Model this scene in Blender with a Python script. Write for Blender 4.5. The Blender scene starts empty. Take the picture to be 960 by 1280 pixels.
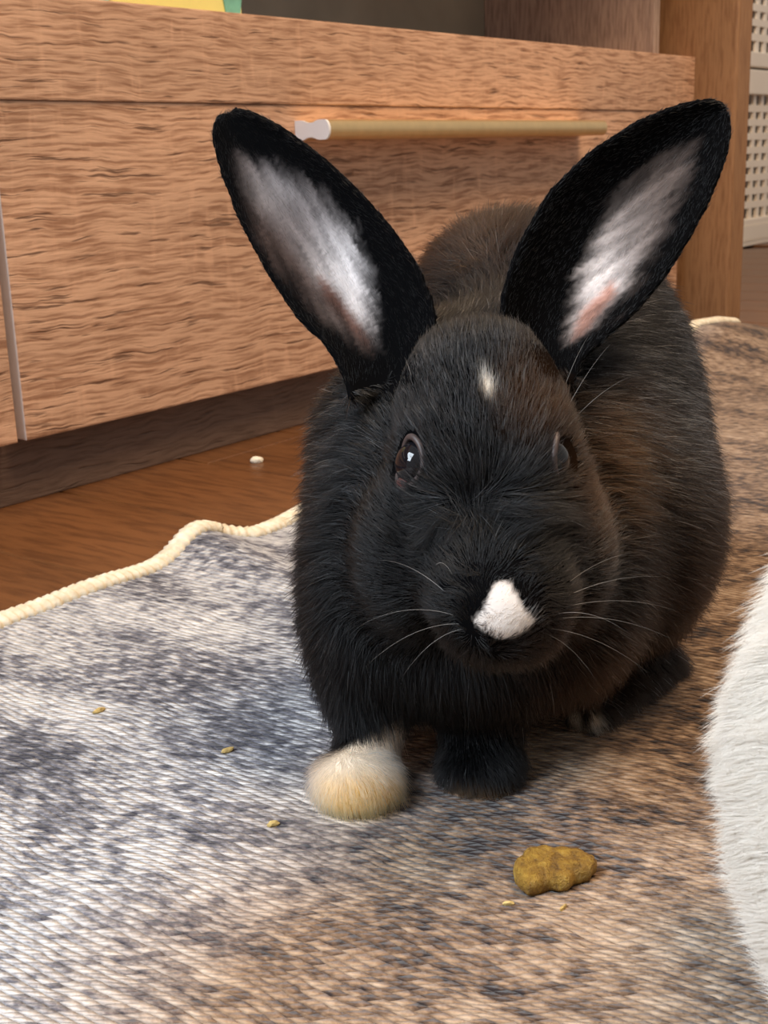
import bpy, bmesh, math, random
import numpy as np
from mathutils import Vector, Matrix, kdtree, bvhtree
from mathutils import noise as mnoise

S = bpy.context.scene
COL = S.collection
RNG = np.random.default_rng(7)
random.seed(5)

# ------------------------------------------------------------------ camera
FPX, CAM_H = 1600.0, 0.22
_D = np.array([190., 5755., 1600.]); _D /= np.linalg.norm(_D)      # "down" seen in camera axes (x right, y down, z forward)
_up = -_D
_fw = np.array([0, 0, 1.]); _fw = _fw - _fw.dot(_up) * _up; _fw /= np.linalg.norm(_fw)
_rt = np.cross(_fw, _up)
if _rt[0] < 0: _rt = -_rt
ROT = np.array([_rt, _fw, _up])                                     # world = ROT @ cam
CPOS = np.array([0, 0, CAM_H])
cd_ = bpy.data.cameras.new('camera')
cam = bpy.data.objects.new('camera', cd_)
COL.objects.link(cam)
cd_.sensor_fit = 'VERTICAL'; cd_.sensor_height = 36.0; cd_.lens = FPX / 1280 * 36
cd_.clip_start = 0.02; cd_.clip_end = 50
_m = Matrix(np.column_stack([ROT @ (1, 0, 0), ROT @ (0, -1, 0), ROT @ (0, 0, -1)]).tolist()).to_4x4()
_m.translation = Vector(CPOS)
cam.matrix_world = _m
cd_.dof.use_dof = True; cd_.dof.focus_distance = 0.43; cd_.dof.aperture_fstop = 42
S.camera = cam

# ------------------------------------------------------------------ world, lamps, exposure
w = bpy.data.worlds.new('room_ambience'); S.world = w; w.use_nodes = True
w.node_tree.nodes['Background'].inputs[0].default_value = (1.0, 0.95, 0.90, 1)
w.node_tree.nodes['Background'].inputs[1].default_value = 0.32

def area(name, loc, target, size, size_y, power, col):
    l = bpy.data.lights.new(name, 'AREA'); l.shape = 'RECTANGLE'; l.size = size; l.size_y = size_y
    l.energy = power; l.color = col
    o = bpy.data.objects.new(name, l); COL.objects.link(o); o.location = loc
    o.rotation_euler = (Vector(target) - Vector(loc)).to_track_quat('-Z', 'Y').to_euler()
    return o
area('window_daylight', (-1.25, -0.25, 1.35), (-0.1, 0.6, 0.0), 1.0, 1.2, 66, (0.80, 0.90, 1.0))
area('ceiling_lamp_light', (0.75, 0.65, 2.1), (0.4, 0.7, 0.0), 0.9, 0.9, 40, (1.0, 0.72, 0.46))
S.view_settings.view_transform = 'Standard'; S.view_settings.look = 'None'
S.view_settings.gamma = 1.0; S.view_settings.use_curve_mapping = False
S.view_settings.exposure = 0.35

# ------------------------------------------------------------------ helpers
def c2w(P):
    return np.asarray(P) @ ROT.T + CPOS
def w2c(P):
    return (np.asarray(P) - CPOS) @ ROT
def pc(px, py, d):                      # pixel + depth -> camera-frame metres (design measure only)
    return np.array([(px - 480) / FPX * d, (py - 640) / FPX * d, d])
def at(px, py, d):
    return c2w(pc(px, py, d))
def ground(px, py, z=0.0):
    d = ROT @ np.array([(px - 480) / FPX, (py - 640) / FPX, 1.0]); t = (z - CAM_H) / d[2]
    return CPOS + t * d
def to_px(P):
    c = w2c(P); return np.stack([480 + FPX * c[..., 0] / c[..., 2], 640 + FPX * c[..., 1] / c[..., 2], c[..., 2]], -1)

def empty(name, loc=(0, 0, 0), rz=0.0):
    o = bpy.data.objects.new(name, None); o.empty_display_size = 0.02
    COL.objects.link(o); o.location = loc; o.rotation_euler = (0, 0, rz); return o
def tag(o, label=None, cat=None, group=None, kind=None):
    if label: o['label'] = label
    if cat: o['category'] = cat
    if group: o['group'] = group
    if kind: o['kind'] = kind
    return o
def link(name, me, mat=None, parent=None, smooth=False):
    o = bpy.data.objects.new(name, me); COL.objects.link(o)
    if mat and not me.materials: me.materials.append(mat)
    if parent: o.parent = parent
    if smooth: me.polygons.foreach_set('use_smooth', [True] * len(me.polygons))
    return o
def mesh_np(name, V, F):
    me = bpy.data.meshes.new(name); me.from_pydata([tuple(map(float, v)) for v in V], [], [tuple(map(int, f)) for f in F]); me.update(); return me
def box_bm(bm, x0, x1, y0, y1, z0, z1):
    vs = [bm.verts.new(p) for p in ((x0,y0,z0),(x1,y0,z0),(x1,y1,z0),(x0,y1,z0),(x0,y0,z1),(x1,y0,z1),(x1,y1,z1),(x0,y1,z1))]
    for f in ((3,2,1,0),(4,5,6,7),(0,1,5,4),(1,2,6,5),(2,3,7,6),(3,0,4,7)): bm.faces.new([vs[i] for i in f])
def box(name, x0, x1, y0, y1, z0, z1, mat, parent, bev=0.0015, seg=2):
    bm = bmesh.new(); box_bm(bm, x0, x1, y0, y1, z0, z1)
    if bev: bmesh.ops.bevel(bm, geom=bm.edges[:], offset=bev, segments=seg, affect='EDGES', profile=0.6)
    me = bpy.data.meshes.new(name); bm.to_mesh(me); bm.free()
    return link(name, me, mat, parent)

class N:                                 # tiny node-tree writer
    def __init__(s, name):
        s.m = bpy.data.materials.new(name); s.m.use_nodes = True; s.t = s.m.node_tree
        s.b = s.t.nodes['Principled BSDF']; s.out = s.t.nodes['Material Output']
    def n(s, typ, **kw):
        x = s.t.nodes.new(typ)
        for k, v in kw.items():
            if k.startswith('i_'):
                key = k[2:]; key = int(key) if key.isdigit() else key.replace('_', ' ')
                if isinstance(v, tuple) and len(v) == 2 and hasattr(v[0], 'outputs'): s.t.links.new(v[0].outputs[v[1]], x.inputs[key])
                else: x.inputs[key].default_value = v
            else: setattr(x, k, v)
        return x
    def l(s, a, ao, b, bi): s.t.links.new(a.outputs[ao], b.inputs[bi])
    def ramp(s, src, so, stops, interp='LINEAR'):
        r = s.n('ShaderNodeValToRGB'); r.color_ramp.interpolation = interp
        e = r.color_ramp.elements
        while len(e) < len(stops): e.new(0.5)
        for k, (p, c) in enumerate(stops):
            e[k].position = p; e[k].color = (c if len(c) == 4 else (*c, 1)) if isinstance(c, tuple) else (c, c, c, 1)
        s.l(src, so, r, 'Fac'); return r
    def mix(s, fac, a, b, blend='MIX'):
        x = s.n('ShaderNodeMix', data_type='RGBA', blend_type=blend)
        for key, v in ((0, fac), (6, a), (7, b)):
            if isinstance(v, tuple) and hasattr(v[0], 'outputs'): s.t.links.new(v[0].outputs[v[1]], x.inputs[key])
            else: x.inputs[key].default_value = v if key == 0 else (*v, 1)
        return x
    def math(s, op, a, b=0.0):
        x = s.n('ShaderNodeMath', operation=op)
        for key, v in ((0, a), (1, b)):
            if isinstance(v, tuple): s.t.links.new(v[0].outputs[v[1]], x.inputs[key])
            else: x.inputs[key].default_value = v
        return x
    def coords(s, scale, which='Object', rnd=3.0, obj=None):
        tc = s.n('ShaderNodeTexCoord')
        if obj: tc.object = obj
        mp = s.n('ShaderNodeMapping'); mp.inputs['Scale'].default_value = scale
        s.l(tc, which, mp, 'Vector')
        if rnd:
            oi = s.n('ShaderNodeObjectInfo'); mu = s.math('MULTIPLY', (oi, 'Random'), rnd)
            cb = s.n('ShaderNodeCombineXYZ'); [s.l(mu, 0, cb, i) for i in range(3)]
            s.l(cb, 0, mp, 'Location')
        return mp

def plain(name, col, rough=0.5, metal=0.0, spec=0.5, noise_amt=0.0, noise_scale=40.0, bump=0.0):
    k = N(name); k.b.inputs['Roughness'].default_value = rough; k.b.inputs['Metallic'].default_value = metal
    k.b.inputs['Specular IOR Level'].default_value = spec
    mp = k.coords((noise_scale,) * 3)
    nz = k.n('ShaderNodeTexNoise', i_Scale=1.0, i_Detail=5.0); k.l(mp, 0, nz, 'Vector')
    a = tuple(c * (1 - noise_amt) for c in col); b = tuple(min(1, c * (1 + noise_amt)) for c in col)
    r = k.ramp(nz, 'Fac', [(0.3, a), (0.7, b)]); k.l(r, 0, k.b, 'Base Color')
    if bump:
        bp = k.n('ShaderNodeBump', i_Strength=bump, i_Distance=0.002); k.l(nz, 'Fac', bp, 'Height'); k.l(bp, 0, k.b, 'Normal')
    return k.m

def wood(name, light, mid, dark, axis='X', crack=1.0, wave=1.0, rough=0.55, bump=0.5, fine=1.0):
    """sawn laminate grain running along local X (or Z): stretched noise, dark pores, warped by a slow noise"""
    k = N(name)
    sc = (1, 1, 1)
    tc = k.coords(sc)
    warp = k.n('ShaderNodeTexNoise', i_Scale=17.0, i_Detail=3.0); k.l(tc, 0, warp, 'Vector')
    sub = k.n('ShaderNodeVectorMath', operation='SUBTRACT'); k.l(warp, 'Color', sub, 0); sub.inputs[1].default_value = (0.5, 0.5, 0.5)
    scl = k.n('ShaderNodeVectorMath', operation='MULTIPLY'); k.l(sub, 0, scl, 0)
    amp = 0.012 * wave
    scl.inputs[1].default_value = (0, 0, amp) if axis == 'X' else (amp, amp, 0)
    add = k.n('ShaderNodeVectorMath', operation='ADD'); k.l(tc, 0, add, 0); k.l(scl, 0, add, 1)
    def st(along, across):
        mp = k.n('ShaderNodeMapping'); k.l(add, 0, mp, 'Vector')
        mp.inputs['Scale'].default_value = (along, across, across) if axis == 'X' else (across, across, along)
        return mp
    n1 = k.n('ShaderNodeTexNoise', i_Scale=1.0, i_Detail=4.0, i_Roughness=0.55); k.l(st(28, 430 * fine), 0, n1, 'Vector')
    n2 = k.n('ShaderNodeTexNoise', i_Scale=1.0, i_Detail=2.0, i_Roughness=0.6); k.l(st(22, 300 * fine), 0, n2, 'Vector')
    n3 = k.n('ShaderNodeTexNoise', i_Scale=1.0, i_Detail=2.0); k.l(st(2.5, 11), 0, n3, 'Vector')
    n4 = k.n('ShaderNodeTexNoise', i_Scale=1.0, i_Detail=3.0, i_Roughness=0.6); k.l(st(95, 22), 0, n4, 'Vector')
    base = k.ramp(n1, 'Fac', [(0.36, mid), (0.56, light)])
    big = k.ramp(n3, 'Fac', [(0.35, 0.84), (0.65, 1.08)])
    col = k.mix(1.0, (base, 0), (big, 0), 'MULTIPLY')
    fleck = k.ramp(n4, 'Fac', [(0.56, 0.0), (0.72, 1.0)]); ff = k.math('MULTIPLY', (fleck, 0), 0.30 * crack)
    colf = k.mix((ff, 0), (col, 2), tuple(min(1, c * 1.22) for c in light))
    pores = k.ramp(n2, 'Fac', [(0.30, 1.0), (0.40, 0.0)])
    pf = k.math('MULTIPLY', (pores, 0), 0.75 * crack)
    col2 = k.mix((pf, 0), (colf, 2), dark)
    k.l(col2, 2, k.b, 'Base Color')
    # saw marks: faint pale bands across the grain
    bp = k.n('ShaderNodeBump', i_Strength=bump, i_Distance=0.0012)
    inv = k.math('SUBTRACT', 1.0, (pores, 0)); hh = k.math('ADD', (inv, 0), (n1, 'Fac'))
    k.l(hh, 0, bp, 'Height'); k.l(bp, 0, k.b, 'Normal')
    k.b.inputs['Roughness'].default_value = rough; k.b.inputs['Specular IOR Level'].default_value = 0.35
    return k.m

# ------------------------------------------------------------------ frame of the cabinet: u along its front, local Y goes back, Z up
CD = np.array([.6051, .7962, 0]); CD /= np.linalg.norm(CD)
NF = np.array([CD[1], -CD[0], 0])                                   # out of the cabinet front
A0 = np.array([-.2578, .8316, 0])
RZ = math.atan2(CD[1], CD[0])
def uo(u, off, z=0.0): return A0 + CD * u + NF * off + np.array([0, 0, z])

M = {}
M['oak'] = wood('sawn oak laminate', (0.70, 0.435, 0.29), (0.37, 0.195, 0.115), (0.10, 0.045, 0.025))
M['oak_end'] = wood('oak laminate upright', (0.36, 0.19, 0.085), (0.25, 0.12, 0.05), (0.12, 0.05, 0.02), axis='Z', crack=0.3, wave=0.4, bump=0.1)
M['taupe'] = wood('taupe wood', (0.46, 0.36, 0.31), (0.28, 0.21, 0.18), (0.12, 0.08, 0.065), axis='Z', crack=0.4, wave=0.5, bump=0.2)
M['kick'] = wood('dark kickboard wood', (0.19, 0.125, 0.095), (0.12, 0.075, 0.055), (0.04, 0.022, 0.015), crack=0.6, wave=1.6)
M['floor'] = wood('brown plank floor', (0.165, 0.068, 0.024), (0.105, 0.042, 0.015), (0.08, 0.03, 0.012), crack=0.25, wave=0.25, rough=0.33, bump=0.05, fine=0.45)
M['olive'] = plain('dark olive back panel', (0.26, 0.25, 0.20), 0.4, noise_amt=0.2, noise_scale=8)
M['edge_band'] = plain('window-lit edge banding', (0.82, 0.72, 0.68), 0.5, noise_amt=0.06)  # edge banding paled: window light on this side is put into its colour
M['gold'] = plain('brushed gold metal', (0.80, 0.58, 0.30), 0.33, 0.8, noise_amt=0.05, noise_scale=90)
M['cap'] = plain('window-lit handle end', (0.93, 0.94, 0.96), 0.35, noise_amt=0.02)  # bright window reflection on the handle end, painted as white
M['wall'] = plain('painted wall', (0.55, 0.45, 0.34), 0.9, noise_amt=0.04)

# ------------------------------------------------------------------ setting: floor with planks, wall behind
fl = box('floor', -1.6, 4.2, -2.2, 1.2, -0.03, -0.006, M['kick'], None, 0)
fl.location = A0; fl.rotation_euler = (0, 0, RZ); tag(fl, kind='structure')
PW = 0.115
def plank_mesh(L):
    bm = bmesh.new(); box_bm(bm, 0, L, -PW / 2 + .0007, PW / 2 - .0007, -0.006, 0)
    bmesh.ops.bevel(bm, geom=[e for e in bm.edges if all(v.co.z > -0.001 for v in e.verts)], offset=0.0012, segments=1, affect='EDGES')
    me = bpy.data.meshes.new('plank'); bm.to_mesh(me); bm.free(); me.materials.append(M['floor']); return me
PLANK = plank_mesh(0.9)
for k in range(-8, 34):
    u = 0.052 + PW * (k + .5)
    sh = (k * 0.37) % 0.9
    for j in range(4):
        y = -2.2 + sh - 0.9 + j * 0.9
        if y + .9 > 1.15 or y < -2.2: continue
        o = link('plank', PLANK, parent=fl); o.location = (u, y, 0); o.rotation_euler = (0, 0, math.pi / 2)
wl = box('wall_back', -1.6, 4.2, 0.9, 1.0, 0, 2.4, M['wall'], None, 0)
wl.location = A0; wl.rotation_euler = (0, 0, RZ); tag(wl, kind='structure')

# ------------------------------------------------------------------ cabinet (local: X = u, Y = -off, Z)
cab = empty('television_cabinet', A0, RZ)
tag(cab, 'long low oak cabinet with gold handled drawer and open shelf behind the black rabbit', 'cabinet')
R0 = 0.018
box('kickboard', -1.0, 1.066, 0.0, 0.016, 0.0, 0.060, M['kick'], cab, 0.001)
box('carcass_floor', -1.0, 1.066, -0.001, 0.30, 0.060, 0.076, M['kick'], cab, 0.001)
rail = box('top_rail', -0.70, 1.066, -R0 - .0015, 0.0, 0.2615, 0.3255, M['oak'], cab, 0.0012)
box('shelf_board', -0.99, 1.05, 0.0, 0.30, 0.3085, 0.3245, M['oak'], cab, 0.001)
box('back_panel', -0.99, 1.05, 0.262, 0.278, 0.076, 0.60, M['olive'], cab, 0.0)
box('side_panel', 1.026, 1.042, 0.018, 0.262, 0.3245, 0.58, M['taupe'], cab, 0.001)
box('end_panel', 1.067, 1.112, -0.073, 0.30, 0.0, 0.66, M['oak_end'], cab, 0.003)
box('end_panel', -1.045, -1.0, -0.073, 0.30, 0.0, 0.66, M['oak_end'], cab, 0.003)
box('cabinet_top', -1.07, 1.14, -0.085, 0.30, 0.66, 0.69, M['oak'], cab, 0.002)
def drawer(u0, u1, hb):
    d = box('drawer', u0, u1, -R0, -0.001, 0.0458, 0.2612, M['oak'], cab, 0.0012)
    d.data.materials.append(M['edge_band'])
    for p in d.data.polygons:
        if p.normal.x < -0.9 or p.normal.x > .9: p.material_index = 1
    # hollow-sided bar handle: hourglass cross-section extruded along the front
    dep, zt, zb, dip = 0.031, 0.2492, 0.2340, 0.0022
    prof = [(0, zb)] + [(t, zb + dip * math.sin(math.pi * min(1, max(0, (t / dep - .25) / .5))) ) for t in np.linspace(.004, dep - .004, 11)] + [(dep - .0012 + .0052 * math.sin(a_), (zb + zt) / 2 - (zt - zb) / 2 * math.cos(a_)) for a_ in np.linspace(0.1, math.pi - 0.1, 13)]
    prof += [(t, zt - dip * math.sin(math.pi * min(1, max(0, (t / dep - .25) / .5)))) for t in np.linspace(dep - .004, .004, 11)] + [(0, zt)]
    def ext(a, b):
        V = [(a, -R0 - t, z) for t, z in prof] + [(b, -R0 - t, z) for t, z in prof]; n = len(prof)
        return V, [(i, (i + 1) % n, n + (i + 1) % n, n + i) for i in range(n)] + [tuple(range(n))[::-1], tuple(range(n, 2 * n))]
    h = link('handle', mesh_np('handle', *ext(hb[0] + .002, hb[1])), M['gold'], d)
    c = link('handle_lit_end', mesh_np('handle_lit_end', *ext(hb[0], hb[0] + .002)), M['cap'], d); c['label'] = 'handle end with window reflection painted white'
    return d
drawer(0.0140, 1.033, (0.3022, 0.769))
drawer(-0.9900, 0.0072, (-0.70, -0.235))

# ------------------------------------------------------------------ yellow box on the shelf
M['yellow'] = plain('yellow printed card', (0.90, 0.86, 0.30), 0.45, noise_amt=0.03)
M['teal'] = plain('teal print', (0.20, 0.55, 0.44), 0.45, noise_amt=0.25, noise_scale=60)
yb = empty('printed_box', uo(0.13, -0.055, 0.3245), RZ)
tag(yb, 'yellow box with teal print lying on the open shelf of the cabinet', 'box')
bm = bmesh.new(); box_bm(bm, -0.30, 0.168, -0.045, 0.12, 0.0, 0.11)
bmesh.ops.bevel(bm, geom=[e for e in bm.edges if abs(e.verts[0].co.x - e.verts[1].co.x) < 1e-6 and abs(e.verts[0].co.y - e.verts[1].co.y) < 1e-6], offset=0.02, segments=5, affect='EDGES')
me = bpy.data.meshes.new('carton'); bm.to_mesh(me); bm.free(); link('carton', me, M['yellow'], yb)
def blob(u, z, ru, rz_):
    n = 24; V = [(u + ru * math.cos(a) * (1 + .12 * math.sin(3 * a)), y, z + rz_ * math.sin(a)) for y in (-0.0458, -0.0448) for a in np.linspace(0, 2 * math.pi, n, endpoint=False)]
    F = [tuple(range(n))] + [(i, n + i, n + (i + 1) % n, (i + 1) % n) for i in range(n)]
    link('printed_shape', mesh_np('printed_shape', V, F), M['teal'], yb)
for q in ((-0.115, .030, .022, .03), (0.005, .028, .022, .024), (0.138, .025, .012, .03), (-0.21, .06, .03, .03), (-.05, .08, .02, .015)): blob(*q)

# ------------------------------------------------------------------ pet pen panel far right
M['cream'] = plain('cream plastic', (0.95, 0.85, 0.73), 0.5, noise_amt=0.04, noise_scale=6)
M['dark_board'] = plain('dark brown board', (0.06, 0.035, 0.018), 0.7, noise_amt=0.2)
M['latch'] = plain('amber plastic latch', (0.75, 0.5, 0.18), 0.4)
pen = empty('pet_pen', uo(2.25, -0.40), RZ)
tag(pen, 'cream pet pen with grid sides standing beyond the right end of the cabinet', 'pet pen')
U0, U1 = -0.22, 0.75
def fr(name, z0, z1, y0=-.012, y1=.012, m='cream', a=U0, b=U1): return box(name, a, b, y0, y1, z0, z1, M[m], pen, .003)
fr('bottom_rail', 0.0, 0.060); fr('top_rail', 0.323, 0.374, -.015, .012); fr('lower_rail', 0.380, 0.411); fr('upper_rail', 0.68, 0.72)
b_ = fr('rail_inset', 0.012, 0.045, -.0135, -.011, 'cream', U0 + .10, U1 - .05)
box('corner_post', U0 - .02, U0 + .012, -.014, .014, 0, .72, M['cream'], pen, .003)
box('corner_post', U1 - .012, U1 + .02, -.014, .014, 0, .72, M['cream'], pen, .003)
bx = box('latch', -.055, -.025, -.026, -.013, .318, .345, M['latch'], pen, .004)
def bar_mesh(dx, dy, dz):
    bm = bmesh.new(); box_bm(bm, 0, dx, -dy, dy, 0, dz); me = bpy.data.meshes.new('bar'); bm.to_mesh(me); bm.free(); me.materials.append(M['cream']); return me
HB = bar_mesh(U1 - U0, .004, .0145); VB1 = bar_mesh(.016, .0035, .263); VB2 = bar_mesh(.016, .0035, .27)
for k in range(1, 9):
    o = link('grid_bar', HB, parent=pen); o.location = (U0, 0, 0.060 + k * .0293 - .007)
for k in range(1, 9):
    o = link('grid_bar', HB, parent=pen); o.location = (U0, 0, 0.411 + k * .0299 - .007)
for k in range(1, 22):
    for me, z in ((VB1, .06), (VB2, .411)):
        o = link('grid_bar', me, parent=pen); o.location = (U0 + k * .0442 - .008, 0, z)
box('rear_board', U0, U1, .22, .232, 0, .72, M['dark_board'], pen, .001)
box('side_board', U0, U0 + .01, .012, .22, 0, .72, M['dark_board'], pen, .001)

# ------------------------------------------------------------------ rug
def rug_material():
    k = N('distressed knitted rug')
    tc = k.n('ShaderNodeTexCoord')
    wp = k.n('ShaderNodeTexNoise', i_Scale=22.0, i_Detail=4.0); k.l(tc, 'Object', wp, 'Vector')
    sb = k.n('ShaderNodeVectorMath', operation='SUBTRACT'); k.l(wp, 'Color', sb, 0); sb.inputs[1].default_value = (.5, .5, .5)
    sm = k.n('ShaderNodeVectorMath', operation='SCALE'); k.l(sb, 0, sm, 0); sm.inputs['Scale'].default_value = 0.011
    ad = k.n('ShaderNodeVectorMath', operation='ADD'); k.l(tc, 'Object', ad, 0); k.l(sm, 0, ad, 1)
    # knitted rows: every row a ridge, every loop a slanted bead in it
    sx0 = k.n('ShaderNodeSeparateXYZ'); k.l(ad, 0, sx0, 0)
    X = k.math('MULTIPLY', (sx0, 0), 310.0); row = k.math('FLOOR', (X, 0)); fx = k.math('SUBTRACT', (k.math('FRACT', (X, 0)), 0), 0.5)
    wn = k.n('ShaderNodeTexWhiteNoise', noise_dimensions='1D'); k.l(row, 0, wn, 'W')
    Y = k.math('MULTIPLY', (sx0, 1), 260.0); Y = k.math('ADD', (Y, 0), (wn, 'Value')); sl = k.math('MULTIPLY', (fx, 0), 0.9); Y = k.math('ADD', (Y, 0), (sl, 0))
    cl = k.math('FLOOR', (Y, 0)); fy = k.math('SUBTRACT', (k.math('FRACT', (Y, 0)), 0), 0.5)
    fx2 = k.math('MULTIPLY', (fx, 0), (fx, 0)); fy2 = k.math('MULTIPLY', (fy, 0), (fy, 0))
    hx = k.math('SUBTRACT', 1.0, (k.math('MULTIPLY', (fx2, 0), 3.6), 0)); hy = k.math('SUBTRACT', 1.0, (k.math('MULTIPLY', (fy2, 0), 2.6), 0))
    lo0 = k.math('MULTIPLY', (hx, 0), (hy, 0))
    fz = k.n('ShaderNodeTexNoise', i_Scale=520.0, i_Detail=3.0); k.l(tc, 'Object', fz, 'Vector')
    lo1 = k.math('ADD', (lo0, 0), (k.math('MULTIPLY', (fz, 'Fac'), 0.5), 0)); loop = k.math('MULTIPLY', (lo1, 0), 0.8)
    cb = k.n('ShaderNodeCombineXYZ'); k.l(row, 0, cb, 0); k.l(cl, 0, cb, 1)
    wn2 = k.n('ShaderNodeTexWhiteNoise', noise_dimensions='2D'); k.l(cb, 0, wn2, 'Vector')
    sep = k.n('ShaderNodeSeparateColor'); k.l(wn2, 'Color', sep, 0)
    # printed pattern: worn blotches drawn out along the rows
    def nz(sx, sy, det=5.0, rg=.6, loc=(0, 0, 0)):
        m = k.n('ShaderNodeMapping'); k.l(tc, 'Object', m, 'Vector'); m.inputs['Scale'].default_value = (sx, sy, 1); m.inputs['Location'].default_value = loc
        x = k.n('ShaderNodeTexNoise', i_Scale=1.0, i_Detail=det, i_Roughness=rg); k.l(m, 0, x, 'Vector'); return x
    n1 = nz(26, 11, 6, .65); n2 = nz(5, 3, 3, .5, (3.1, 1.7, 0)); n3 = nz(230, 130, 4, .65, (7, 2, 0))
    a1 = k.math('MULTIPLY', (n1, 'Fac'), 0.55); a3 = k.math('MULTIPLY', (n3, 'Fac'), 0.45); aa = k.math('ADD', (a1, 0), (a3, 0))
    jit = k.math('MULTIPLY', (sep, 'Red'), 0.12); jj = k.math('ADD', (aa, 0), (jit, 0)); j2 = k.math('SUBTRACT', (jj, 0), 0.06)
    bigm = k.math('MULTIPLY', (n2, 'Fac'), 0.25); j3 = k.math('ADD', (j2, 0), (bigm, 0)); j4 = k.math('SUBTRACT', (j3, 0), .125)
    grey = k.ramp(j4, 0, [(0.37, (0.05, 0.05, 0.068)), (0.45, (0.20, 0.20, 0.235)), (0.525, (0.52, 0.52, 0.54)), (0.64, (0.80, 0.80, 0.80))])
    brown = k.ramp(j4, 0, [(0.38, (0.028, 0.020, 0.020)), (0.46, (0.15, 0.090, 0.055)), (0.53, (0.32, 0.210, 0.132)), (0.66, (0.54, 0.40, 0.285))])
    # the print turns from grey to brown towards the middle of the rug (partly pattern, partly warm light put into the colour)
    sx = k.n('ShaderNodeSeparateXYZ'); k.l(tc, 'Object', sx, 0)
    p1 = k.math('MULTIPLY', (sx, 0), 0.30); p2 = k.math('MULTIPLY', (sx, 1), -1.0); pp = k.math('ADD', (p1, 0), (p2, 0))
    q = k.math('MULTIPLY', (n2, 'Fac'), 0.16); q2 = k.math('ADD', (pp, 0), (q, 0))
    fld = k.ramp(q2, 0, [(0.415, 0.0), (0.50, 1.0)])
    col = k.mix((fld, 0), (grey, 0), (brown, 0))
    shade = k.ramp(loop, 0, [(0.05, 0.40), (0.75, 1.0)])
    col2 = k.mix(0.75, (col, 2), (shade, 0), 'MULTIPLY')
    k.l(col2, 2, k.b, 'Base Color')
    bp = k.n('ShaderNodeBump', i_Strength=0.9, i_Distance=0.0022); k.l(loop, 0, bp, 'Height'); k.l(bp, 0, k.b, 'Normal')
    k.b.inputs['Roughness'].default_value = 0.85; k.b.inputs['Specular IOR Level'].default_value = 0.15
    k.b.inputs['Sheen Weight'].default_value = 0.15
    return k.m
M['rug'] = rug_material()
k = N('cream overlock yarn'); mp = k.coords((1, 1, 1), rnd=0)
nz = k.n('ShaderNodeTexNoise', i_Scale=160.0, i_Detail=3.0); k.l(mp, 0, nz, 'Vector'); r = k.ramp(nz, 'Fac', [(.3, (.62, .52, .36)), (.7, (.86, .80, .66))]); k.l(r, 0, k.b, 'Base Color')
bp = k.n('ShaderNodeBump', i_Strength=.5, i_Distance=.001); k.l(nz, 'Fac', bp, 'Height'); k.l(bp, 0, k.b, 'Normal'); k.b.inputs['Roughness'].default_value = .9
M['yarn'] = k.m
EU = [-1.0, -0.5, -0.138, -0.091, -0.035, 0.01, 0.03, 0.06, 0.10, 0.3, 0.6, 0.85, 1.0, 1.6]
EO = [.012 + o_ for o_ in [0.215, 0.20, 0.183, 0.188, 0.186, 0.180, 0.190, 0.187, 0.178, 0.165, 0.158, 0.150, 0.150, 0.145]]
def edge_off(u): return np.interp(u, EU, EO)
RT = 0.004
def rug_z(u, d):                       # d = distance in from the edge
    z = RT + 0.0125 * np.exp(-((u + 0.008 + .25 * d) / 0.024) ** 2) * np.exp(-(d / 0.085) ** 2)
    z = z + np.interp(u, [.60, .70, .755, .82, .868, .884, .905], [0, .025, .037, .033, .026, .005, 0]) * np.exp(-(d / 0.09) ** 2)
    z = z + 0.003 * np.exp(-((u + 0.09) / 0.03) ** 2) * np.exp(-(d / 0.06) ** 2)
    return z
uu = np.concatenate([np.arange(-1.0, -.25, .03), np.arange(-.25, .25, .006), np.arange(.25, .7, .02), np.arange(.7, 1.05, .005), np.arange(1.05, 1.61, .03)])
dd = np.concatenate([np.arange(0, .16, .008), np.arange(.16, 1.2, .04)])
UU, DD = np.meshgrid(uu, dd, indexing='ij')
Ztop = rug_z(UU, DD)
nU, nD = UU.shape
V = np.stack([UU, -(edge_off(UU) + DD), Ztop], -1).reshape(-1, 3)
Vb = V.copy(); Vb[:, 2] -= 0.0035
idx = np.arange(nU * nD).reshape(nU, nD)
F = np.stack([idx[:-1, :-1], idx[:-1, 1:], idx[1:, 1:], idx[1:, :-1]], -1).reshape(-1, 4)
nv = nU * nD
F2 = F[:, ::-1] + nv
ring = np.concatenate([idx[:, 0], idx[-1, 1:], idx[::-1, -1][1:], idx[0, ::-1][1:-1]])
side = np.stack([ring, np.roll(ring, -1), np.roll(ring, -1) + nv, ring + nv], -1)
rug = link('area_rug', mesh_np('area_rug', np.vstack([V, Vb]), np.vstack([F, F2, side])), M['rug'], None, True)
rug.location = A0; rug.rotation_euler = (0, 0, RZ)
tag(rug, 'distressed grey and brown knitted rug with cream bound edge lying under the rabbits', 'rug')
# overlocked binding: a yarn-wrapped cord along the edge, ridges twisted round it
ub = np.arange(-1.0, 1.6, 0.0011); nb = 10
P = np.stack([ub, -edge_off(ub), rug_z(ub, 0.0)], -1)
T = np.gradient(P, axis=0); T /= np.linalg.norm(T, axis=1)[:, None]
B1 = np.cross(T, (0, 0, 1.)); B1 /= np.linalg.norm(B1, axis=1)[:, None]; B2 = np.cross(B1, T)
s_len = np.concatenate([[0], np.cumsum(np.linalg.norm(np.diff(P, axis=0), axis=1))])
ang = np.linspace(0, 2 * math.pi, nb, endpoint=False)
rad = 0.0052 + 0.0008 * np.sin(2 * math.pi * s_len[:, None] / 0.0052 + ang[None, :])
Vt = P[:, None, :] + B1[:, None, :] * (np.cos(ang)[None, :, None] * rad[..., None] * 1.25) + B2[:, None, :] * (np.sin(ang)[None, :, None] * rad[..., None] * .85)
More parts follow.
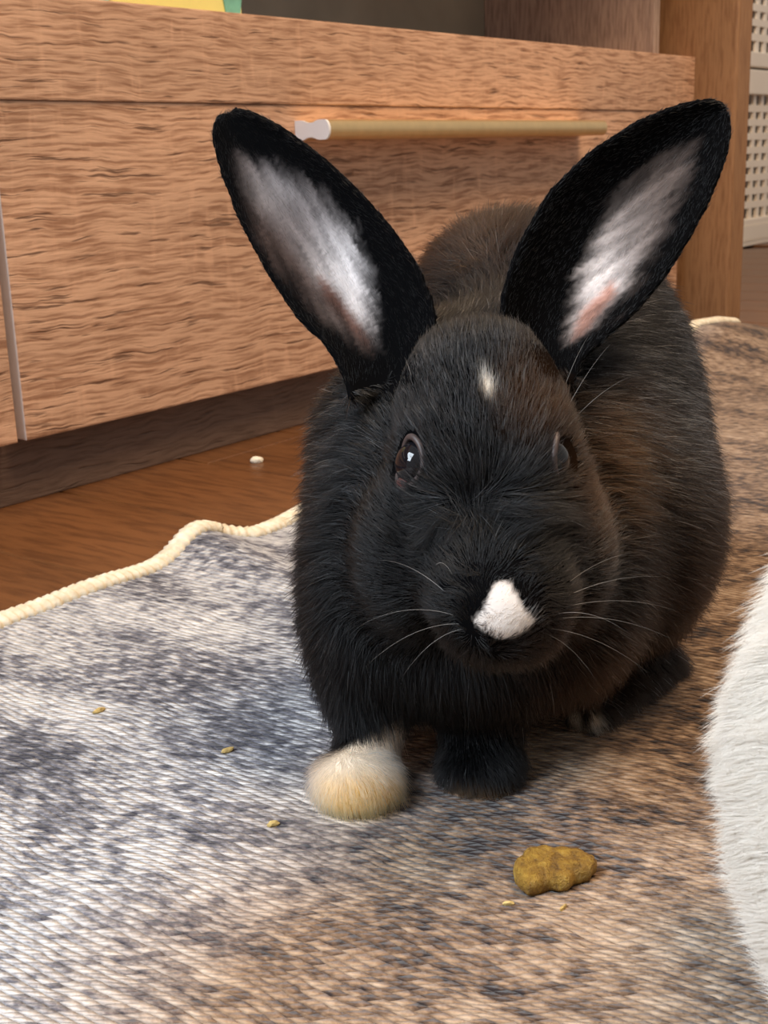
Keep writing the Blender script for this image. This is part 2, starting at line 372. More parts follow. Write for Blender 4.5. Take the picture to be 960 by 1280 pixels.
ii = np.arange(len(ub) * nb).reshape(len(ub), nb)
Ft = np.stack([ii[:-1], np.roll(ii, -1, 1)[:-1], np.roll(ii, -1, 1)[1:], ii[1:]], -1).reshape(-1, 4)
bd = link('binding', mesh_np('binding', Vt.reshape(-1, 3), Ft), M['yarn'], rug, True); bd['label'] = 'cream overlocked edge'

# ------------------------------------------------------------------ signed-distance modelling for the animals
def sd_ell(P, c, r, rot=None):
    q = P - c
    if rot is not None: q = q @ rot
    r = np.asarray(r, dtype=np.float32)
    k0 = np.linalg.norm(q / r, axis=-1); k1 = np.linalg.norm(q / (r * r), axis=-1) + 1e-9
    return k0 * (k0 - 1) / k1
def sd_cone(P, a, b, ra, rb):
    ab = b - a; t = np.clip(((P - a) @ ab) / ab.dot(ab), 0, 1)
    return np.linalg.norm(P - a - t[..., None] * ab, axis=-1) - (ra + (rb - ra) * t)
def smin(a, b, k):
    h = np.clip(0.5 + 0.5 * (b - a) / k, 0, 1)
    return b + (a - b) * h - k * h * (1 - h)
def surface_nets(F, org, h):
    nx, ny, nz_ = F.shape; ins = F < 0
    cnt = np.zeros((nx - 1, ny - 1, nz_ - 1), np.float32); acc = np.zeros(cnt.shape + (3,), np.float32)
    corner = [(i, j, k) for i in (0, 1) for j in (0, 1) for k in (0, 1)]
    sl = lambda c: tuple(slice(c[a], F.shape[a] - 1 + c[a]) for a in range(3))
    for a in range(3):
        for c in corner:
            if c[a]: continue
            c2 = list(c); c2[a] = 1
            f0, f1 = F[sl(c)], F[sl(c2)]; m = (f0 < 0) != (f1 < 0)
            t = np.where(m, f0 / np.where(m, f0 - f1, 1), 0)
            cnt += m
            for b in range(3): acc[..., b] += m * (c[b] + (t if b == a else 0))
    act = cnt > 0; ids = -np.ones(act.shape, np.int64); ids[act] = np.arange(act.sum())
    cell = np.argwhere(act)
    V = (cell + acc[act] / cnt[act][:, None]) * h + org
    Q = []
    for a in range(3):
        b, c = (a + 1) % 3, (a + 2) % 3
        s0 = [slice(1, -1)] * 3; s1 = [slice(1, -1)] * 3; s0[a] = slice(0, -1); s1[a] = slice(1, None)
        i0, i1 = ins[tuple(s0)], ins[tuple(s1)]; m = i0 != i1
        w_ = np.argwhere(m); off = np.array([1, 1, 1]); off[a] = 0; w_ = w_ + off
        def g(db, dc):
            x = w_.copy(); x[:, b] -= db; x[:, c] -= dc; return ids[x[:, 0], x[:, 1], x[:, 2]]
        q = np.stack([g(1, 1), g(0, 1), g(0, 0), g(1, 0)], -1)
        fl_ = ~i0[m]; q[fl_] = q[fl_][:, ::-1]; Q.append(q)
    return V, np.vstack(Q)
def sdf_mesh(fn, lo, hi, h):
    ax = [np.arange(lo[i], hi[i], h, dtype=np.float32) for i in range(3)]
    G = np.stack(np.meshgrid(*ax, indexing='ij'), -1)
    return surface_nets(fn(G), np.array(lo), h)
def remeshed(V, F, vox, it=3):
    o = link('tmp', mesh_np('tmp', V, F))
    m = o.modifiers.new('r', 'REMESH'); m.mode = 'VOXEL'; m.voxel_size = vox
    s = o.modifiers.new('s', 'SMOOTH'); s.iterations = it; s.factor = .5
    me = bpy.data.meshes.new_from_object(o.evaluated_get(bpy.context.evaluated_depsgraph_get()))
    old = o.data; bpy.data.objects.remove(o); bpy.data.meshes.remove(old)
    return me
def mesh_arrays(me):
    n = len(me.vertices); v = np.empty(n * 3, np.float32); me.vertices.foreach_get('co', v)
    nn = np.empty(n * 3, np.float32); me.vertices.foreach_get('normal', nn)
    me.calc_loop_triangles(); t = np.empty(len(me.loop_triangles) * 3, np.int32); me.loop_triangles.foreach_get('vertices', t)
    return v.reshape(-1, 3), nn.reshape(-1, 3), t.reshape(-1, 3)
def scatter(V, Nn, T, dens, rng):
    """roots on the surface; dens = strands per square metre at each vertex"""
    a, b, c = V[T[:, 0]], V[T[:, 1]], V[T[:, 2]]
    ar = .5 * np.linalg.norm(np.cross(b - a, c - a), axis=1)
    lam = ar * dens[T].mean(1)
    n = rng.poisson(lam); tri = np.repeat(np.arange(len(T)), n)
    r1 = np.sqrt(rng.random(len(tri))); r2 = rng.random(len(tri))
    w_ = np.stack([1 - r1, r1 * (1 - r2), r1 * r2], -1)
    P = (V[T[tri]] * w_[..., None]).sum(1); q = (Nn[T[tri]] * w_[..., None]).sum(1)
    return P, q / (np.linalg.norm(q, axis=1)[:, None] + 1e-9), tri, w_
def strands(name, P, mat, parent, radius, colour=None):
    """P: (n strands, k points, 3) in world space -> one hair Curves object"""
    n, kp, _ = P.shape
    cu = bpy.data.hair_curves.new(name); cu.add_curves([kp] * n)
    cu.attributes['position'].data.foreach_set('vector', P.astype(np.float32).ravel())
    ra = cu.attributes.get('radius') or cu.attributes.new('radius', 'FLOAT', 'POINT')
    taper = np.linspace(1, 0, kp) ** .7
    rr = (np.broadcast_to(np.asarray(radius, np.float32).reshape(-1, 1), (n, 1)) * taper[None, :]).astype(np.float32)
    ra.data.foreach_set('value', rr.ravel())
    if colour is not None:
        at_ = cu.attributes.new('fcol', 'FLOAT_COLOR', 'CURVE')
        at_.data.foreach_set('color', np.concatenate([colour, np.ones((n, 1))], 1).astype(np.float32).ravel())
    o = bpy.data.objects.new(name, cu); COL.objects.link(o); cu.materials.append(mat)
    if parent:
        o.parent = parent; o.matrix_parent_inverse = Matrix.Translation(-parent.location)
    return o
def grow(P, Nn, flow, L, lift, rng, jit=.25, kp=5, droop=0.0):
    fl_ = flow - (flow * Nn).sum(1)[:, None] * Nn
    fl_ /= np.linalg.norm(fl_, axis=1)[:, None] + 1e-6
    fl_ = fl_ + rng.normal(0, jit, fl_.shape); fl_ /= np.linalg.norm(fl_, axis=1)[:, None]
    out = [P - Nn * .0006]; pos = out[0]
    seg = (L / (kp - 1))[:, None]; lift = np.broadcast_to(lift, (len(P),))
    for i in range(1, kp):
        a = lift * (1.25 - 0.9 * i / (kp - 1))
        d = Nn * np.sin(a)[:, None] + fl_ * np.cos(a)[:, None]; d[:, 2] -= droop * i / kp
        pos = pos + d * seg; out.append(pos)
    return np.stack(out, 1)
def poly_sd(px, poly):
    """signed distance (inside positive) of points to a polygon"""
    poly = np.asarray(poly, float); d = np.full(len(px), 1e9); ins = np.zeros(len(px), bool)
    for a, b in zip(poly, np.roll(poly, -1, 0)):
        ab = b - a; t = np.clip(((px - a) @ ab) / ab.dot(ab), 0, 1)
        d = np.minimum(d, np.linalg.norm(px - a - t[:, None] * ab, axis=1))
        c = ((a[1] > px[:, 1]) != (b[1] > px[:, 1])) & (px[:, 0] < (b[0] - a[0]) * (px[:, 1] - a[1]) / (b[1] - a[1] + 1e-12) + a[0]); ins ^= c
    return np.where(ins, d, -d)
def sstep(x, a, b): t = np.clip((x - a) / (b - a), 0, 1); return t * t * (3 - 2 * t)

def fur_material(name, rough=.36, rad_rough=.45):
    k = N(name); k.t.nodes.remove(k.b)
    h = k.n('ShaderNodeBsdfHairPrincipled'); h.parametrization = 'COLOR'; h.inputs['Roughness'].default_value = rough; h.inputs['Radial Roughness'].default_value = rad_rough
    h.inputs['Coat'].default_value = 0.0; h.inputs['IOR'].default_value = 1.32; h.inputs['Random Roughness'].default_value = .2
    a = k.n('ShaderNodeAttribute', attribute_name='fcol'); k.l(a, 'Color', h, 'Color'); k.l(h, 0, k.out, 'Surface'); return k.m
def skin_material(name):
    k = N(name); a = k.n('ShaderNodeAttribute', attribute_name='fcol'); k.l(a, 'Color', k.b, 'Base Color')
    k.b.inputs['Roughness'].default_value = .95; k.b.inputs['Specular IOR Level'].default_value = .02; return k.m
M['fur'] = fur_material('rabbit fur')
def white_fur(name):
    k = N(name); a = k.n('ShaderNodeAttribute', attribute_name='fcol'); k.l(a, 'Color', k.b, 'Base Color'); k.b.inputs['Roughness'].default_value = .6; k.b.inputs['Specular IOR Level'].default_value = .2
    t = k.n('ShaderNodeBsdfTranslucent'); k.l(a, 'Color', t, 'Color'); x = k.n('ShaderNodeMixShader'); x.inputs[0].default_value = .3
    k.l(k.b, 0, x, 1); k.l(t, 0, x, 2); k.l(x, 0, k.out, 'Surface'); return k.m
M['white_fur'] = white_fur('white rabbit fur'); M['skin'] = skin_material('rabbit skin and undercoat')
M['eye'] = plain('dark wet eye', (0.005, 0.005, 0.007), 0.03, spec=.45); M['lid'] = plain('pink grey eyelid', (0.05, 0.034, 0.032), .5, noise_amt=.2, noise_scale=600)
M['tear'] = plain('pink inner eyelid', (0.09, 0.032, 0.03), .4)
k = N('whisker'); k.b.inputs['Base Color'].default_value = (.22, .21, .20, 1); k.b.inputs['Roughness'].default_value = .3; M['whisker'] = k.m

# ------------------------------------------------------------------ the black rabbit
GZ = RT + 0.0005
def EL(px, py, d, rx, ry, rz): return (pc(px, py, d).astype(np.float32), (rx * d / FPX, ry * d / FPX, rz))
BODY = [EL(684, 580, .575, 186, 300, .085), EL(612, 430, .585, 100, 148, .06), EL(640, 630, .52, 190, 250, .075), EL(555, 700, .475, 158, 190, .050),
        EL(520, 600, .50, 122, 150, .055), EL(540, 520, .497, 118, 105, .042), EL(785, 660, .535, 100, 138, .058),
        EL(690, 720, .48, 105, 150, .048), EL(605, 790, .458, 100, 88, .028), EL(455, 770, .475, 62, 120, .03)]
HEAD = [EL(600, 505, .435, 104, 106, .034), EL(608, 575, .425, 92, 85, .030),
        EL(595, 742, .394, 44, 50, .013), EL(659, 742, .395, 42, 50, .013), EL(628, 768, .381, 36, 40, .010), EL(625, 780, .398, 38, 15, .010),
        EL(518, 690, .430, 74, 104, .026), EL(698, 690, .432, 66, 104, .026), EL(495, 458, .482, 42, 44, .014), EL(668, 435, .482, 44, 44, .014)]
def rabbit_sdf(G):
    P = ((G - CPOS.astype(np.float32)) @ ROT.astype(np.float32)).astype(np.float32)
    b = None
    for c, r in BODY:
        d = sd_ell(P, c, r); b = d if b is None else smin(b, d, .018)
    h = None
    for c, r in HEAD:
        d = sd_ell(P, c, r); h = d if h is None else smin(h, d, .013)
    h = smin(h, sd_cone(P, pc(614, 600, .420), pc(627, 736, .396), .0225, .0152), .022)
    b = smin(b, h, .010)
    legs = sd_cone(P, pc(468, 800, .468), pc(460, 920, .460), .0150, .0112)
    legs = smin(legs, sd_ell(P, pc(447, 980, .4465), (.0152, .0125, .0165)), .008)
    l2 = sd_cone(P, pc(605, 820, .473), pc(601, 930, .466), .0170, .0140)
    l2 = smin(l2, sd_ell(P, pc(600, 968, .459), (.0146, .0125, .0150)), .008)
    hf = smin(sd_cone(P, pc(738, 900, .500), pc(822, 836, .548), .0095, .0120), sd_cone(P, pc(520, 850, .53), pc(560, 835, .58), .009, .012), .004)
    for d in (legs, l2, hf): b = smin(b, d, .010)
    return np.maximum(b, GZ - G[..., 2])
BV, BF = sdf_mesh(rabbit_sdf, (-.075, .33, -.004), (.20, .70, .225), .0021)

def interp_path(pts, t):
    pts = np.asarray(pts, float); s = np.concatenate([[0], np.cumsum(np.linalg.norm(np.diff(pts[:, :2], axis=0), axis=1))]); s /= s[-1]
    return np.stack([np.interp(t, s, pts[:, i]) for i in range(pts.shape[1])], -1)
def smooth_path(pts, n):
    t = np.linspace(0, 1, n); p = interp_path(pts, t)
    for _ in range(4): p[1:-1] = .25 * p[:-2] + .5 * p[1:-1] + .25 * p[2:]
    return p
NT, NS = 80, 44
def make_ear(left, right, d0, d1, curlL, curlR, bow, grey, colfn):
    Lp, Rp = smooth_path(left, NT), smooth_path(right, NT)
    t = np.linspace(0, 1, NT)[:, None]; s = np.linspace(-1, 1, NS)[None, :]
    px = Lp[:, None, :] * (1 - s[..., None]) / 2 + Rp[:, None, :] * (1 + s[..., None]) / 2
    dc = d0 + (d1 - d0) * t
    hw = np.linalg.norm(Rp - Lp, axis=1)[:, None] / 2 * .47 / FPX
    depth = dc + bow * np.sin(math.pi * t) - hw * np.where(s < 0, curlL * np.abs(s) ** 2.2, curlR * np.abs(s) ** 2.2) * (1 + .8 * np.exp(-t / .15))
    Pc = np.stack([(px[..., 0] - 480) / FPX * depth, (px[..., 1] - 640) / FPX * depth, depth], -1)
    Pw = c2w(Pc)
    du = np.gradient(Pw, axis=0); dv = np.gradient(Pw, axis=1); nrm = np.cross(du, dv); nrm /= np.linalg.norm(nrm, axis=-1)[..., None] + 1e-9
    if (nrm * (CPOS - Pw)).sum() < 0: nrm = -nrm
    th = .0036 * (1 - .35 * np.abs(s) ** 4) * np.ones_like(t)
    Po = Pw - nrm * th[..., None]
    I = np.arange(NT * NS).reshape(NT, NS); n = NT * NS
    F = np.stack([I[:-1, :-1], I[:-1, 1:], I[1:, 1:], I[1:, :-1]], -1).reshape(-1, 4)
    ring = np.concatenate([I[:, 0], I[-1, 1:], I[::-1, -1][1:], I[0, ::-1][1:-1]])
    side = np.stack([ring, ring + n, np.roll(ring, -1) + n, np.roll(ring, -1)], -1)
    V = np.vstack([Pw.reshape(-1, 3), Po.reshape(-1, 3)]); F = np.vstack([F, F[:, ::-1] + n, side])
    tdir = np.gradient(Pw, axis=0).reshape(-1, 3); tdir /= np.linalg.norm(tdir, axis=1)[:, None] + 1e-9
    sd = poly_sd(px.reshape(-1, 2), grey)
    col = colfn(px.reshape(-1, 2), sd)
    return dict(V=V, F=F, P=Pw.reshape(-1, 3), Po=Po.reshape(-1, 3), t=tdir, col=col, grey=sd, tt=np.repeat(np.linspace(0, 1, NT), NS))
BLACK = np.array([.0020, .0020, .0023]); WARM_SHEEN = np.array([.022, .0105, .0045])
def lerp(a, b, f): return a + (b - a) * f[:, None]
def streak(px, ax, ay, seed):
    L_ = math.hypot(ax, ay); ax, ay = ax / L_, ay / L_
    return np.array([mnoise.noise(Vector(((x * ax + y * ay) * .018, (-x * ay + y * ax) * .11, seed))) + .6 * mnoise.noise(Vector(((x * ax + y * ay) * .03, (-x * ay + y * ax) * .25, seed + 9))) for x, y in px])
def colL(px, sd):
    base = np.full((len(px), 3), .0) + np.array([.105, .085, .082])
    br = np.exp(-(((px[:, 0] - 440) / 45) ** 2 + ((px[:, 1] - 350) / 95) ** 2)); base = lerp(base, np.array([.52, .48, .475]), br)
    br = np.exp(-(((px[:, 0] - 345) / 50) ** 2 + ((px[:, 1] - 235) / 40) ** 2)) * .4; base = lerp(base, np.array([.26, .24, .24]), br)
    cr = poly_sd(px, [(398, 345), (420, 365), (462, 425), (466, 446), (445, 425), (405, 375)]); base = lerp(base, np.array([.14, .07, .055]), sstep(cr, -7, 6))
    low = sstep(px[:, 1] - (330 + (px[:, 0] - 385) * 1.15), -15, 25); base = lerp(base, np.array([.045, .03, .026]), low * .9)
    sk = streak(px, .45, .9, 3.0); base = base * np.clip(1 + .55 * sk, .3, 1.8)[:, None]
    return lerp(np.tile(BLACK, (len(px), 1)), base, sstep(sd + 9 * sk, -12, 24))
def colR(px, sd):
    base = np.full((len(px), 3), .0) + np.array([.095, .075, .068])
    br = np.exp(-(((px[:, 0] - 745) / 40) ** 2 + ((px[:, 1] - 345) / 75) ** 2)); base = lerp(base, np.array([.55, .51, .51]), br)
    br = np.exp(-(((px[:, 0] - 775) / 40) ** 2 + ((px[:, 1] - 270) / 50) ** 2)) * .4; base = lerp(base, np.array([.27, .24, .235]), br)
    cr = poly_sd(px, [(765, 352), (725, 392), (716, 425), (730, 418), (770, 368)]); base = lerp(base, np.array([.30, .17, .14]), sstep(cr, -7, 6))
    low = sstep((px[:, 0] - 745) + (px[:, 1] - 385), 0, 40); base = lerp(base, np.array([.07, .045, .035]), low * .8)
    sk = streak(px, -.75, .6, 7.0); base = base * np.clip(1 + .55 * sk, .3, 1.8)[:, None]
    return lerp(np.tile(BLACK, (len(px), 1)), base, sstep(sd + 9 * sk, -12, 24))
earL = make_ear([(440, 500), (430, 465), (408, 428), (372, 395), (332, 335), (298, 270), (274, 205), (265, 165), (270, 146), (285, 140)],
                [(545, 470), (543, 430), (540, 385), (520, 332), (487, 285), (442, 235), (398, 195), (350, 160), (315, 143), (285, 140)], 0.453, .478, .30, .55, .006,
                [(296, 195), (345, 205), (400, 240), (440, 290), (460, 335), (470, 400), (466, 442), (440, 425), (392, 385), (352, 342), (325, 300), (308, 260)], colL)
earR = make_ear([(628, 460), (628, 410), (632, 362), (652, 305), (688, 242), (738, 192), (800, 152), (855, 131), (890, 126), (910, 136)],
                [(715, 480), (728, 445), (752, 425), (795, 388), (833, 343), (863, 295), (887, 250), (905, 205), (914, 165), (910, 136)], .453, .475, .55, .30, .006,
                [(868, 178), (815, 205), (770, 248), (742, 300), (722, 350), (706, 400), (710, 428), (742, 408), (788, 362), (815, 320), (838, 268), (862, 215)], colR)
Vall = np.vstack([BV, earL['V'], earR['V']]); Fall = list(map(tuple, BF)) + [tuple(f + len(BV)) for f in earL['F']] + [tuple(f + len(BV) + len(earL['V'])) for f in earR['F']]
body_me = remeshed(Vall, Fall, .0014, 3)
V, Nn, T = mesh_arrays(body_me)

EYES = [((511, 578), np.array([-.86, -.12, -.50])), ((707, 574), np.array([.985, -.12, -.12]))]
bvh = bvhtree.BVHTree.FromPolygons([tuple(v) for v in V.astype(float)], [tuple(t) for t in T])
eye_c = []
for (ex, ey), en in EYES:
    nw = ROT @ (en / np.linalg.norm(en)); d = Vector(at(ex, ey, 1) - CPOS).normalized()
    hit = bvh.ray_cast(Vector(CPOS), d)[0]
    if hit is None or to_px(np.array(hit))[2] > .46: hit = Vector(at(ex, ey, .432))
    eye_c.append((np.array(hit) - nw * (.0036 if ex < 600 else .0062), nw))

kd = kdtree.KDTree(2 * len(earL['P']) + 2 * len(earR['P'])); kk = 0; EC = []
for e in (earL, earR):
    for arr, inner in ((e['P'], True), (e['Po'], False)):
        for i, p in enumerate(arr): kd.insert(p, kk); kk += 1
        EC.append(np.concatenate([e['col'] if inner else np.tile(BLACK, (len(arr), 1)), np.full((len(arr), 1), 1.0 if inner else 0.0), e['t'], e['grey'][:, None], e['tt'][:, None]], 1))
kd.balance(); EC = np.vstack(EC)
def ear_lookup(P):
    near = np.zeros(len(P)); info = np.zeros((len(P), 9))
    cand = np.where((P[:, 2] > .13))[0]
    for i in cand:
        _, j, dd_ = kd.find(P[i])
        if dd_ < .0032: near[i] = 1; info[i] = EC[j]
    near *= (info[:, 8] > .03)
    return near, info
def ell2(px, x, y, rx, ry, p=1.0): return np.exp(-((((px[:, 0] - x) / rx) ** 2 + ((px[:, 1] - y) / ry) ** 2) ** p))
NOSE = [(621, 727), (635, 727), (648, 747), (656, 764), (669, 775), (661, 786), (641, 798), (622, 798), (604, 788), (592, 776), (604, 761), (611, 744)]
PAW = [(380, 1000), (392, 962), (412, 945), (450, 925), (476, 908), (478, 890), (500, 890), (512, 930), (512, 975), (495, 1015), (460, 1050), (420, 1045), (380, 1020)]
def coat(P, rng=None):
    q = to_px(P); px, d = q[:, :2].copy(), q[:, 2]
    if rng is not None: px = px + rng.normal(0, 2.0, px.shape)
    c = np.tile(BLACK, (len(P), 1))
    br = ell2(px, 665, 500, 48, 60, 1.6) * (d < .46) * .8  # brown patches: warm light sheen painted into the black coat
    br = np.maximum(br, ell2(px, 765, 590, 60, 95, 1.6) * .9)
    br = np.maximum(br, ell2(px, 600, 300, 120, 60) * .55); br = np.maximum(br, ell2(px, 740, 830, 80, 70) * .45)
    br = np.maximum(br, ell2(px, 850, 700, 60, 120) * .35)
    c = lerp(c, WARM_SHEEN, np.clip(br, 0, 1))
    c = lerp(c, np.array([.66, .59, .54]), sstep(poly_sd(px, NOSE), -2.5, 2.5) * (d < .41))
    bl = np.exp(-(((px[:, 0] - 609 - (px[:, 1] - 484) * .25) / 7.5) ** 2 + ((px[:, 1] - 484) / 15) ** 2) ** 1.5) * (d < .44)
    c = lerp(c, np.array([.50, .46, .40]), np.clip(bl * 1.2, 0, 1))
    pw = sstep(poly_sd(px, PAW), -5, 5) * (d < .485) * (P[:, 0] < .008)
    pale = lerp(np.tile(np.array([.74, .60, .46]), (len(P), 1)), np.array([.78, .48, .17]), sstep(px[:, 1] + (px[:, 0] - 445) * .15, 950, 1000))
    c = c * (1 - pw[:, None]) + pale * pw[:, None]
    toe = np.maximum(ell2(px, 744, 910, 9, 22, 2), ell2(px, 718, 908, 9, 20, 2)) * (d > .47) * (P[:, 2] < .03); c = lerp(c, np.array([.58, .50, .40]), toe * .95)
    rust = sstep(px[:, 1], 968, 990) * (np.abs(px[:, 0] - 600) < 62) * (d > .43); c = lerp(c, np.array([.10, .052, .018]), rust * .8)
    return c, px, d
near, info = ear_lookup(V)
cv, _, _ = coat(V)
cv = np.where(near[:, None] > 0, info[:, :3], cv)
# skin inside the ears shows pinker between the thin hairs
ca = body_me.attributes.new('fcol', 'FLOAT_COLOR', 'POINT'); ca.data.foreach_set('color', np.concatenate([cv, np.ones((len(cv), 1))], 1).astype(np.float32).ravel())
rb = empty('rabbit', tuple(ground(600, 960, RT)))
tag(rb, 'black rabbit with white nose patch and one white front paw sitting on the rug', 'rabbit')
def child_world(o, root):
    o.parent = root; o.matrix_parent_inverse = Matrix.Translation(-root.location); return o
body = link('body', body_me, M['skin'], None, True); child_world(body, rb)

# fur
facing = ((CPOS - V) * Nn).sum(1) / np.linalg.norm(CPOS - V, axis=1)
dens = np.where(facing > -.25, 2.6e6, .35e6)
dens = np.where((V[:, 2] < GZ + .002) & (Nn[:, 2] < -.7), 0, dens)
qv = to_px(V)
dens = np.where((qv[:, 2] < .46) & (near == 0) & (facing > -.2), 3.4e6, dens)
P, Nr, _, _ = scatter(V, Nn, T, dens, RNG)
keep = np.ones(len(P), bool)
for c, nw in eye_c:
    rel = P - c; ax = rel @ nw; lat = np.linalg.norm(rel - ax[:, None] * nw, axis=1); keep &= ~((lat < (.0092 if nw[0] < 0 else .0060)) & (ax > -.004) & (ax < .014))
P, Nr = P[keep], Nr[keep]
near, info = ear_lookup(P)
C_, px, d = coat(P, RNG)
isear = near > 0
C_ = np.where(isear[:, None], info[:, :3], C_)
# flow of the coat
ax_b = ROT @ np.array([.45, .10, .85])                       # towards the tail
flow = np.tile(ax_b + np.array([0, 0, -.45]), (len(P), 1))
side = sstep(px[:, 0], 640, 880)[:, None]; flow = flow + side * (ROT @ np.array([.8, .12, 0]))
head_w = np.zeros(len(P)); PC = w2c(P)
for c, r in HEAD[:8]: head_w = np.maximum(head_w, 1 - sstep(sd_ell(PC, c, r), .002, .012))
out = PC - pc(622, 770, .385); out /= np.linalg.norm(out, axis=1)[:, None]
flow_h = out @ ROT.T
flow = flow * (1 - head_w[:, None]) + flow_h * head_w[:, None] * 1.2
low = sstep(-P[:, 2], -.050, -.025) * (1 - head_w); flow = flow + low[:, None] * np.array([0, -1.7, -1.3])
chest = ell2(px, 600, 860, 120, 70) * (d < .48) * (1 - head_w); flow = flow + chest[:, None] * np.array([0, -.3, -2.0])
flow = np.where(isear[:, None], info[:, 4:7] * .8 + RNG.normal(0, .1, (len(P), 3)), flow)
L = np.full(len(P), .0125) * (1 - head_w) + .0062 * head_w
nose_w = ell2(px, 626, 745, 55, 60) * (d < .42); L = L * (1 - nose_w) + .0022 * nose_w
L = np.where(P[:, 2] < .03, np.minimum(L, .0075), L)
eb = np.maximum(ell2(px, 470, 466, 58, 46, 2), ell2(px, 700, 450, 40, 40, 2)) * (d < .50); L = L * (1 - .72 * eb); C_ = C_ * (1 - .6 * eb[:, None])
L = np.where(isear, .0036, L)
inner = isear & (info[:, 3] > .5)
L = np.where(inner & (info[:, 7] > 5), .0042, L)
L *= RNG.uniform(.65, 1.25, len(P))
# clumping: neighbouring hairs lean together
w1 = np.sin(P @ np.array([410, 230, 170]) + 3 * np.sin(P @ np.array([90, 260, 120]))); w2 = np.sin(P @ np.array([-190, 370, 290]) + 2 * np.sin(P @ np.array([210, -80, 160])))
flow = flow + .22 * (w1[:, None] * np.array([.6, .3, .5]) + w2[:, None] * np.array([-.3, .5, .4])) * np.where(isear, .3, 1)[:, None]
lift = np.where(isear, .22, .42 - .10 * head_w) + RNG.normal(0, .08, len(P))
grey_sheen = np.clip(.34 * ell2(px, 605, 555, 95, 75, 1.4) * (d < .46) + .25 * ell2(px, 560, 440, 120, 50) + .34 * ell2(px, 755, 710, 45, 85, 1.4) + .28 * ell2(px, 840, 530, 75, 150, 1.4) + .18 * ell2(px, 430, 560, 60, 130), 0, .45)  # grey sheen of light from above, put into hair colour as grizzle
grey_sheen = (RNG.random(len(P)) < grey_sheen) & ~isear & (poly_sd(px, NOSE) < -8)
C_[grey_sheen] = np.maximum(C_[grey_sheen], np.array([.050, .053, .058]) * RNG.uniform(.5, 1.6, (grey_sheen.sum(), 1)))
lift = np.where((RNG.random(len(P)) < .05) & ~isear & (head_w < .5), lift + .45, lift)
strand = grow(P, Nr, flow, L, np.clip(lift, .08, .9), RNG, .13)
strand[..., 2] = np.maximum(strand[..., 2], RT + .0004)
# grey guard hairs sprinkled over shoulder and flank
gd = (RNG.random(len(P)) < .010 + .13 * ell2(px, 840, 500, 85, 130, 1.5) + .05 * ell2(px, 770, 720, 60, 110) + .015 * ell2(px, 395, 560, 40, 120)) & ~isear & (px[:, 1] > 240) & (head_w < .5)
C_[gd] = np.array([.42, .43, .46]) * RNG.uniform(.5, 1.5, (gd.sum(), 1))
C_ *= np.where(isear, RNG.uniform(.5, 1.5, len(P)), RNG.uniform(.75, 1.25, len(P)))[:, None]
rad = np.where(isear, .00008, .00011)
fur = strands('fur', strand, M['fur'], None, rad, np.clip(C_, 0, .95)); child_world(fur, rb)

# eyes with lids
def frame(nw):
    z = nw / np.linalg.norm(nw); x = np.cross((0, 0, 1.), z); x /= np.linalg.norm(x); return x, np.cross(z, x), z
for c, nw in eye_c:
    x, y, z = frame(nw)
    bm = bmesh.new(); bmesh.ops.create_uvsphere(bm, u_segments=32, v_segments=20, radius=.0076)
    me = bpy.data.meshes.new('eye'); bm.to_mesh(me); bm.free()
    e = link('eye', me, M['eye'], None, True); e.location = c; child_world(e, rb)
    n_, m_ = 40, 10; a = np.linspace(0, 2 * math.pi, n_, endpoint=False)[:, None]; b = np.linspace(0, 2 * math.pi, m_, endpoint=False)[None, :]
    mr = .0011; rx = .0068 + mr * np.cos(b) * .9; ry = .0082 + mr * np.cos(b)
    hz = .0033 + mr * np.sin(b) + 0 * a - .0010 * np.cos(2 * a)
    Vl = (np.cos(a) * rx)[..., None] * x + (np.sin(a) * ry)[..., None] * y + hz[..., None] * z + c
    I = np.arange(n_ * m_).reshape(n_, m_); Fl = np.stack([I, np.roll(I, -1, 0), np.roll(np.roll(I, -1, 0), -1, 1), np.roll(I, -1, 1)], -1).reshape(-1, 4)
    l_ = link('eyelid', mesh_np('eyelid', Vl.reshape(-1, 3) - c, Fl), M['lid'], e, True)
    bm = bmesh.new(); bmesh.ops.create_uvsphere(bm, u_segments=14, v_segments=8, radius=1.0)
    me = bpy.data.meshes.new('tear_corner'); bm.to_mesh(me); bm.free()
    cs = Matrix(np.column_stack([x * .0030, y * .0020, z * .0014]).tolist()).to_4x4(); cs.translation = Vector(-y * .0070 + z * .0042 - x * 0)
    me.transform(cs); link('tear_corner', me, M['tear'], e, True)

# whiskers and brow hairs
WH = []
def whisk(p0, p1, d0, d1, sag=.004):
    a, b = at(*p0, d0), at(*p1, d1); t = np.linspace(0, 1, 9)[:, None]
    WH.append(a + (b - a) * t + np.array([0, 0, 1.]) * (4 * sag * t * (1 - t)))
for p0, p1, d1 in [((672, 765), (838, 722), .40), ((676, 768), (850, 765), .40), ((672, 778), (842, 800), .39), ((668, 785), (815, 845), .39), ((676, 760), (800, 690), .41), ((680, 772), (790, 795), .38), ((664, 790), (745, 850), .385),
                   ((576, 772), (445, 785), .385), ((580, 780), (455, 835), .38), ((586, 786), (500, 850), .38), ((578, 762), (470, 700), .40)]:
    whisk(p0, p1, .378, d1)
for p0, p1, d0, d1 in [((703, 522), (765, 428), .415, .42), ((700, 500), (737, 418), .425, .43), ((712, 530), (790, 470), .42, .42), ((522, 505), (505, 445), .415, .425), ((545, 706), (566, 720), .385, .378)]:
    whisk(p0, p1, d0, d1, .002)
wo = strands('whiskers', np.array(WH), M['whisker'], None, .00007); child_world(wo, rb)

